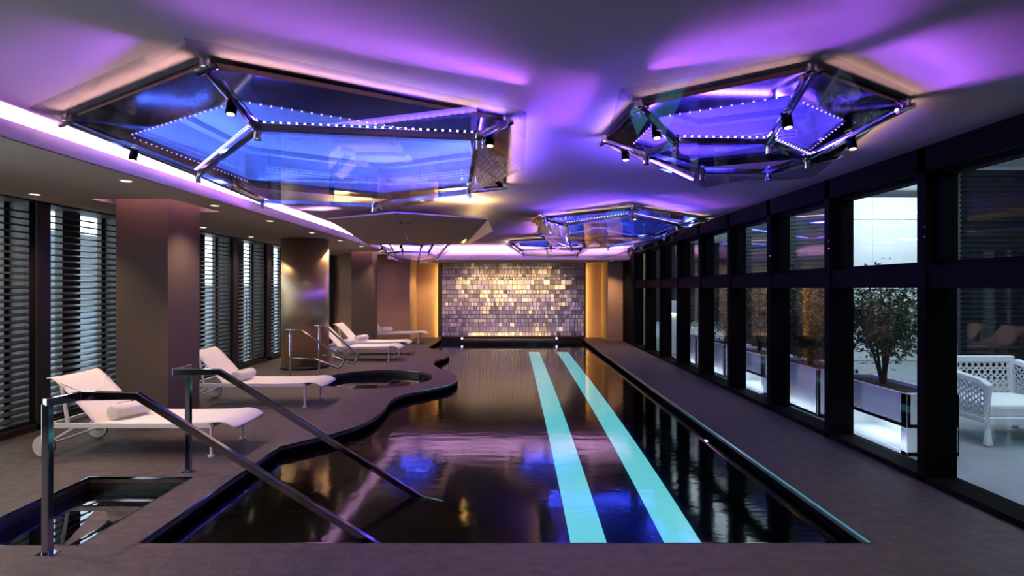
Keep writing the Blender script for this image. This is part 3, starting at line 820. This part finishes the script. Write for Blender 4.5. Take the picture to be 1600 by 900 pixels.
# ------------------------------------------------------------------ ceiling crystal fixtures
def carrier(o):
    # the first box of the strip is its dark carrier, the rest are the diodes
    o.data.materials.append(MATS['black_metal'])
    for p in list(o.data.polygons)[:6]: p.material_index = 1
def hang(name, H, Lp, Up, Np, label, led_edges, spots_on, mirror=(), bands=(), blue=60, bcol=(0.06,0.10,1.0), band_w=14, glow={}, glow_w=10, warm_w=1, facet=None, group='faceted glass ceiling lights'):
    cx = sum(p.x for p in Lp)/len(Lp); cy = sum(p.y for p in Lp)/len(Lp)
    root = empty(name, (cx, cy, CEIL))
    o = Vector((cx, cy, CEIL)); n = len(Lp)
    Ll = [p-o for p in Lp]; Ul = [p-o for p in Up]; Nl = [p-o for p in Np]
    hl = [Vector((p[0], p[1], 0))-Vector((cx, cy, 0)) for p in H]
    # dark mirror ring under the ceiling, round the recess
    r = MB(); zr = -.012; No = [Vector((p.x, p.y, 0)) for p in Nl]
    for i in range(n):
        j = (i+1)%n
        r.prism([(hl[i].x, hl[i].y, zr-.03), (hl[j].x, hl[j].y, zr-.03), (No[j].x, No[j].y, zr-.03), (No[i].x, No[i].y, zr-.03)], (0,0,.03))
    r.build('mirror_ring', 'smoked_mirror', root)
    # glass panes
    for i in range(n):
        j = (i+1)%n
        q = [Ll[i], Ll[j], Ul[j], Ul[i]]
        nn = (q[1]-q[0]).cross(q[3]-q[0]).normalized()
        b = MB(); b.prism(q[:3], nn*.010); b2 = b
        b.prism([q[0], q[2], q[3]], nn*.010)
        bmesh.ops.remove_doubles(b.bm, verts=b.bm.verts, dist=1e-4)
        # drop the inner doubled wall of the shared diagonal
        dead = [f for f in b.bm.faces if len(f.verts) == 4 and {tuple(round(c, 4) for c in v.co) for v in f.verts} == {tuple(round(c, 4) for c in p) for p in (q[0], q[2], q[0]+nn*.01, q[2]+nn*.01)}]
        if dead: bmesh.ops.delete(b.bm, geom=dead, context='FACES')
        b.build('glass_pane', 'mirror_ripple' if i in mirror else 'crystal_glass', root)
    MB().prism(Ll, (0,0,.010)).build('bottom_pane', 'crystal_glass', root)
    if facet:
        q = [p-o for p in facet]; b = MB()
        for k in range(6):
            t0, t1 = k/6, (k+1)/6
            dz = Vector((-.02*(k%2), 0, .012*(k%3)))
            b.prism([q[0].lerp(q[1], t0)+dz, q[0].lerp(q[1], t1)+dz*.4, q[3].lerp(q[2], t1)+dz, q[3].lerp(q[2], t0)-dz], (.008, 0, .008))
        b.build('mirror_facet', 'mirror_ripple', root)
    # tubes
    for i in range(n):
        j = (i+1)%n
        MB().bar(Ll[i]+Vector((0,0,.03)), Ll[j]+Vector((0,0,.03)), .05, .035).build('frame_tube', 'dark_chrome', root)
        MB().cyl(Ll[i]+Vector((0,0,.03)), Nl[i]+Vector((0,0,-.05)), .027).build('strut', 'dark_chrome', root)
        k = MB()
        k.cyl(Ll[i]+Vector((0,0,.07)), Ll[i]+Vector((0,0,-.045)), .022).ball(Ll[i]+Vector((0,0,.03)), .035)
        k.build('clamp', 'chrome', root); k = MB()
        d = (Ul[i]-Ll[i]).normalized(); mid = Nl[i]+Vector((0,0,-.05))
        k.cyl(mid+Vector((-.05,0,-.03)), mid+Vector((.05,0,.01)), .018, seg=10).cyl(mid, mid+Vector((0,0,.04)), .03, seg=12)
        k.build('clamp', 'chrome', root)
    for i in led_edges:
        j = (i+1)%n; dd = (Ll[j]-Ll[i]); oo = Vector((dd.y, -dd.x, 0)).normalized()
        if oo.dot(Ll[i]+Ll[j]) < 0: oo = -oo
        a = Ll[i]+oo*.03+Vector((0,0,.055)); c = Ll[j]+oo*.03+Vector((0,0,.055)); L_ = (c-a).length
        m = MB().bar(a, c, .006, .003); q = int(L_/.045)
        ctr = sum(Ll, Vector())/n
        for k in range(1, q): m.box(a.lerp(c, k/q), (.011, .011, .008))
        carrier(m.build('led_strip', 'led_white', root))
    # led row under the near edges of the recess opening
    for i in range(n):
        j = (i+1)%n; a = hl[i]+Vector((0,0,-.045)); c = hl[j]+Vector((0,0,-.045)); q = int((c-a).length/.06)
        if (o+a).y < o.y+.25 or (o+c).y < o.y+.25:
            m = MB().bar(a*.995, c*.995, .003, .002)
            for k in range(1, q): m.box(a.lerp(c, k/q)*0.995+Vector((0,0,0)), (.008, .008, .006))
            carrier(m.build('led_strip', 'led_violet', root))
    for (i, t) in spots_on:
        c = (Ll[i]+Vector((0,0,.03))).lerp(Nl[i]+Vector((0,0,-.05)), t)+Vector((0,0,-.05))
        s_ = MB().cyl(c+Vector((0,.02,.05)), c+Vector((0,-.01,-.045)), .028, seg=20).build('spotlight', 'black_metal', root, True)
        MB().cyl(c+Vector((0,-.0105,-.046)), c+Vector((0,-.011,-.050)), .021, seg=20).build('lens', 'lamp_warm', s_)
        light('spot_beam', 'SPOT', c+Vector((0,0,-.08)), 30, WARM, (0, 0.1, -1), .03, spot=1.5, blend=.9, parent=root)
    # blue light on the ledge inside the recess
    for i in range(n):
        j = (i+1)%n; a = hl[i]; c = hl[j]; mid = (a+c)/2; d = (c-a); inward = -mid.normalized()
        light('recess_light', 'AREA', (mid*1.02)+Vector((0,0,.03)), blue*d.length/8, bcol, inward+Vector((0,0,.9)), d.length*.9, .03, parent=root, xdir=d)
    # violet light thrown outwards onto the ceiling
    for i in bands:
        j = (i+1)%n; a = Ll[i]; c = Ll[j]; mid = (a+c)/2; d = (c-a); out = Vector((d.y, -d.x, 0)).normalized()
        if out.dot(mid) < 0: out = -out
        sp0 = mid.lerp((Ul[i]+Ul[j])/2, .62)+out*.03; sp0.z = -.19
        light('violet_strip', 'AREA', sp0, band_w*d.length, VIO, out+Vector((0,0,.40)), (Ul[j]-Ul[i]).length*.9, .02, spread=math.radians(32), parent=root, xdir=Ul[j]-Ul[i])
    for i, gf in glow.items():
        j = (i+1)%n; a = Ll[i]; c = Ll[j]; mid = (a+c)/2; d = (c-a); out = Vector((d.y, -d.x, 0)).normalized()
        if out.dot(mid) < 0: out = -out
        light('indigo_fill', 'AREA', mid+Vector((0,0,.06))+out*.05, glow_w*gf*d.length, (.14,.06,1.0), out+Vector((0,0,.35)), d.length, .02, parent=root, xdir=d)  # fill strips added on the frame tubes to turn the ceiling violet-blue
    for i in range(n):
        j = (i+1)%n; a = No[i]; c = No[j]; mid = (a+c)/2; d = (c-a); out = Vector((d.y, -d.x, 0)).normalized()
        if out.dot(mid) < 0: out = -out
        light('warm_strip', 'AREA', mid+Vector((0,0,-.055))+out*.02, warm_w*d.length, (1.0,.58,.42), out+Vector((0,0,.6)), d.length*.95, .015, spread=math.radians(96), parent=root, xdir=d)
    tag(root, label, 'ceiling light', group)
    # air grilles on the far walls of the recess
    return root

LD = .92
def PN(x, y): return Vector((x, y, CEIL))
hang('glass_ceiling_light', hole['A'],
     [P(310,277,LD), P(403,207,LD), P(748,222,LD), P(733,303,LD), P(583,325,LD), P(410,319,LD)],
     [P(46,167,1.1), P(289,58,1.1), P(822,174,1.1), P(818,262,1.1), P(583,331,1.03), P(415,325,1.03)],
     [PN(-2.95,3.62), PN(-1.53,2.74), PN(-.03,3.66), PN(-.08,6.05), PN(-1.5,6.9), PN(-3.0,6.0)],
     'largest faceted glass ceiling light, upper left, glowing blue inside', (1,0), ((1,.55),(0,.55),(2,.4)), (), (0,1,5), blue=130, bcol=(.07,.17,1.0), band_w=1.15, glow={1:.25,2:1.4,3:1.2,4:.5}, glow_w=16, warm_w=.85)
hang('glass_ceiling_light', hole['C'],
     [P(1010,247,LD), P(1056,228,LD), P(1201,230,LD), P(1261,254,LD), P(1200,274,LD), P(1097,273,LD)],
     [P(946,225,1.05), P(970,138,1.1), P(1287,80,1.1), P(1432,145,1.1), P(1271,276,1.05), P(1100,292,1.0)],
     [PN(.72,4.1), PN(.80,3.35), PN(1.55,2.80), PN(2.42,3.33), PN(2.75,4.6), PN(1.68,5.1)],
     'faceted glass ceiling light at upper right, glowing deep blue', (1,4,2), ((1,.55),(2,.5),(3,.5),(0,.5)), (), (0,1,2), blue=42, bcol=(.05,.045,1.0), band_w=3.0, glow={0:1.1,1:.6,2:1.0,3:.5,4:2.0,5:1.6}, glow_w=20, warm_w=0.4)
hang('glass_ceiling_light', hole['D'],
     [P(893,390,.90), P(885,354,LD), P(986,339.5,.95), P(1058,355,LD), P(1038,372,.92), P(950,388,.90)],
     [P(865,388,.85), P(833,345,1.08), P(988,316,1.1), P(1098,338,1.08), P(1045,378,.95), P(938,405,.66)],
     [PN(.6,11.4), PN(.55,8.8), PN(1.82,7.75), PN(3.2,8.9), PN(3.22,11.4), PN(1.95,12.6)],
     'faceted glass ceiling light in the middle distance right of centre', (1,2), ((2,.5),(5,.5)), (), (0,1,2), blue=75, bcol=(.04,.08,1.0), band_w=1, glow={0:1,1:1,2:.8}, glow_w=16, warm_w=.6, facet=[P(831,347,1.0), P(886,379,.94), P(887,361,1.02), P(841,335,1.08)])
hang('glass_ceiling_light', hole['E'],
     [Vector((.35,14.4,EYE+.86)), Vector((.28,13.4,EYE+.90)), Vector((.95,12.8,EYE+.9)), Vector((1.7,13.2,EYE+.9)), Vector((1.75,14.2,EYE+.84)), Vector((1.05,14.8,EYE+.84))],
     [Vector((.1,14.3,EYE+1.0)), Vector((-.15,13.0,EYE+1.08)), Vector((.95,12.2,EYE+1.1)), Vector((2.0,12.9,EYE+1.1)), Vector((2.05,14.4,EYE+1.0)), Vector((1.05,15.1,EYE+.95))],
     [PN(0,14.5), PN(0,13.1), PN(.95,12.45), PN(1.95,13.0), PN(2.0,14.6), PN(1.0,15.2)],
     'small distant faceted glass ceiling light near the centre of the far end', (1,), (), (0,), (), blue=70)
hang('glass_ceiling_light', hole['F'],
     [Vector((-2.85,13.8,EYE+.72)), Vector((-2.9,12.9,EYE+.80)), Vector((-2.45,12.4,EYE+.80)), Vector((-1.9,12.7,EYE+.8)), Vector((-1.85,13.7,EYE+.72)), Vector((-2.4,14.2,EYE+.66))],
     [Vector((-3.1,13.9,EYE+.95)), Vector((-3.15,12.6,EYE+1.05)), Vector((-2.45,11.9,EYE+1.08)), Vector((-1.6,12.4,EYE+1.05)), Vector((-1.55,13.9,EYE+.95)), Vector((-2.4,14.7,EYE+.80))],
     [PN(-3.1,14.0), PN(-3.1,12.6), PN(-2.45,12.0), PN(-1.7,12.4), PN(-1.6,14.0), PN(-2.4,14.7)],
     'small distant faceted glass ceiling light below the beige panel', (1,2), ((2,.5),(1,.5)), (), (), blue=70)

# grilles on the far recess walls
for k in ('A', 'C'):
    r = recess[k]
    for a, b in ((3, 4), (4, 5)):
        p = Vector((*r[a], 0)); q = Vector((*r[b], 0)); d = (q-p).normalized(); inn = Vector((-d.y, d.x, 0))
        cc = Vector((sum(t[0] for t in r)/6, sum(t[1] for t in r)/6, 0))
        if inn.dot(cc-p) < 0: inn = -inn
        g = MB(); s = p.lerp(q, .14)+inn*.006; e_ = p.lerp(q, .86)+inn*.006; z = CEIL+.11
        for dz in (0, .028, .056): g.bar(s+Vector((0,0,z+dz)), e_+Vector((0,0,z+dz)), .006, .008 if dz != .028 else .012)
        m_ = int((e_-s).length/.05)
        for t in range(m_+1):
            c_ = s.lerp(e_, t/m_); g.bar(c_+Vector((0,0,z)), c_+Vector((0,0,z+.056)), .006, .006)
        g.build('air_grille', 'lamp_shade', ce)

# closed beige faceted panel with yellow light above it
pv = [P(512,343,.90), P(618,333,.90), P(763,343,.90), P(728,381,.90), P(576,383,.90)]
pc = sum(pv, Vector())/5
root = empty('faceted_ceiling_panel', pc)
lv = [p-pc for p in pv]
md = lv[1].lerp(lv[2], .02); mb_ = lv[3].lerp(lv[4], .58)
MB().prism([lv[0], lv[1], md, mb_, lv[4]], (0,0,.02)).build('panel', 'panel_beige', root)
MB().prism([md+Vector((.012,0,0)), lv[2], lv[3], mb_+Vector((.012,0,0))], (0,0,.02)).build('panel', 'panel_beige', root)
b = MB()
q = [lv[2], lv[3], P(732,382,.87)-pc, P(770,361,.84)-pc]
for k in range(7):
    t0 = k/7; t1 = (k+1)/7
    b.prism([q[0].lerp(q[1], t0), q[0].lerp(q[1], t1), q[3].lerp(q[2], t1), q[3].lerp(q[2], t0)], (0.0, -.01-.012*(k%3), .0))
b.build('mirror_facet', 'mirror_ripple', root)
h_ = MB()
for p in (lv[0].lerp(lv[3], .3), lv[1].lerp(lv[4], .5), lv[3].lerp(lv[0], .3), lv[2].lerp(lv[4], .3)):
    h_.cyl((p.x, p.y, .02), (p.x, p.y, CEIL-pc.z), .012, seg=8)
h_.build('hanger_rod', 'dark_chrome', root)
k_ = MB()
for p in (md.lerp(mb_, .2), md.lerp(mb_, .93), md.lerp(mb_, .2)+Vector((.1,0,0)), md.lerp(mb_, .93)+Vector((.12,0,0))): k_.cyl((p.x, p.y, -.012), (p.x, p.y, 0), .02, seg=12)
k_.build('panel_fixing', 'black_metal', root)
for i, j, e in ((0,1,22), (1,2,24), (2,3,5), (3,4,3)):
    a, c = lv[i], lv[j]; mid = (a+c)/2*.93; d = c-a; out = Vector((mid.x, mid.y, 0)).normalized()
    light('yellow_strip', 'AREA', mid+Vector((0,0,.04)), e, YEL, out*.15+Vector((0,0,1)), d.length*.92, .02, parent=root, xdir=d)
tag(root, 'closed beige faceted ceiling panel with yellow glow above its edge', 'ceiling panel')
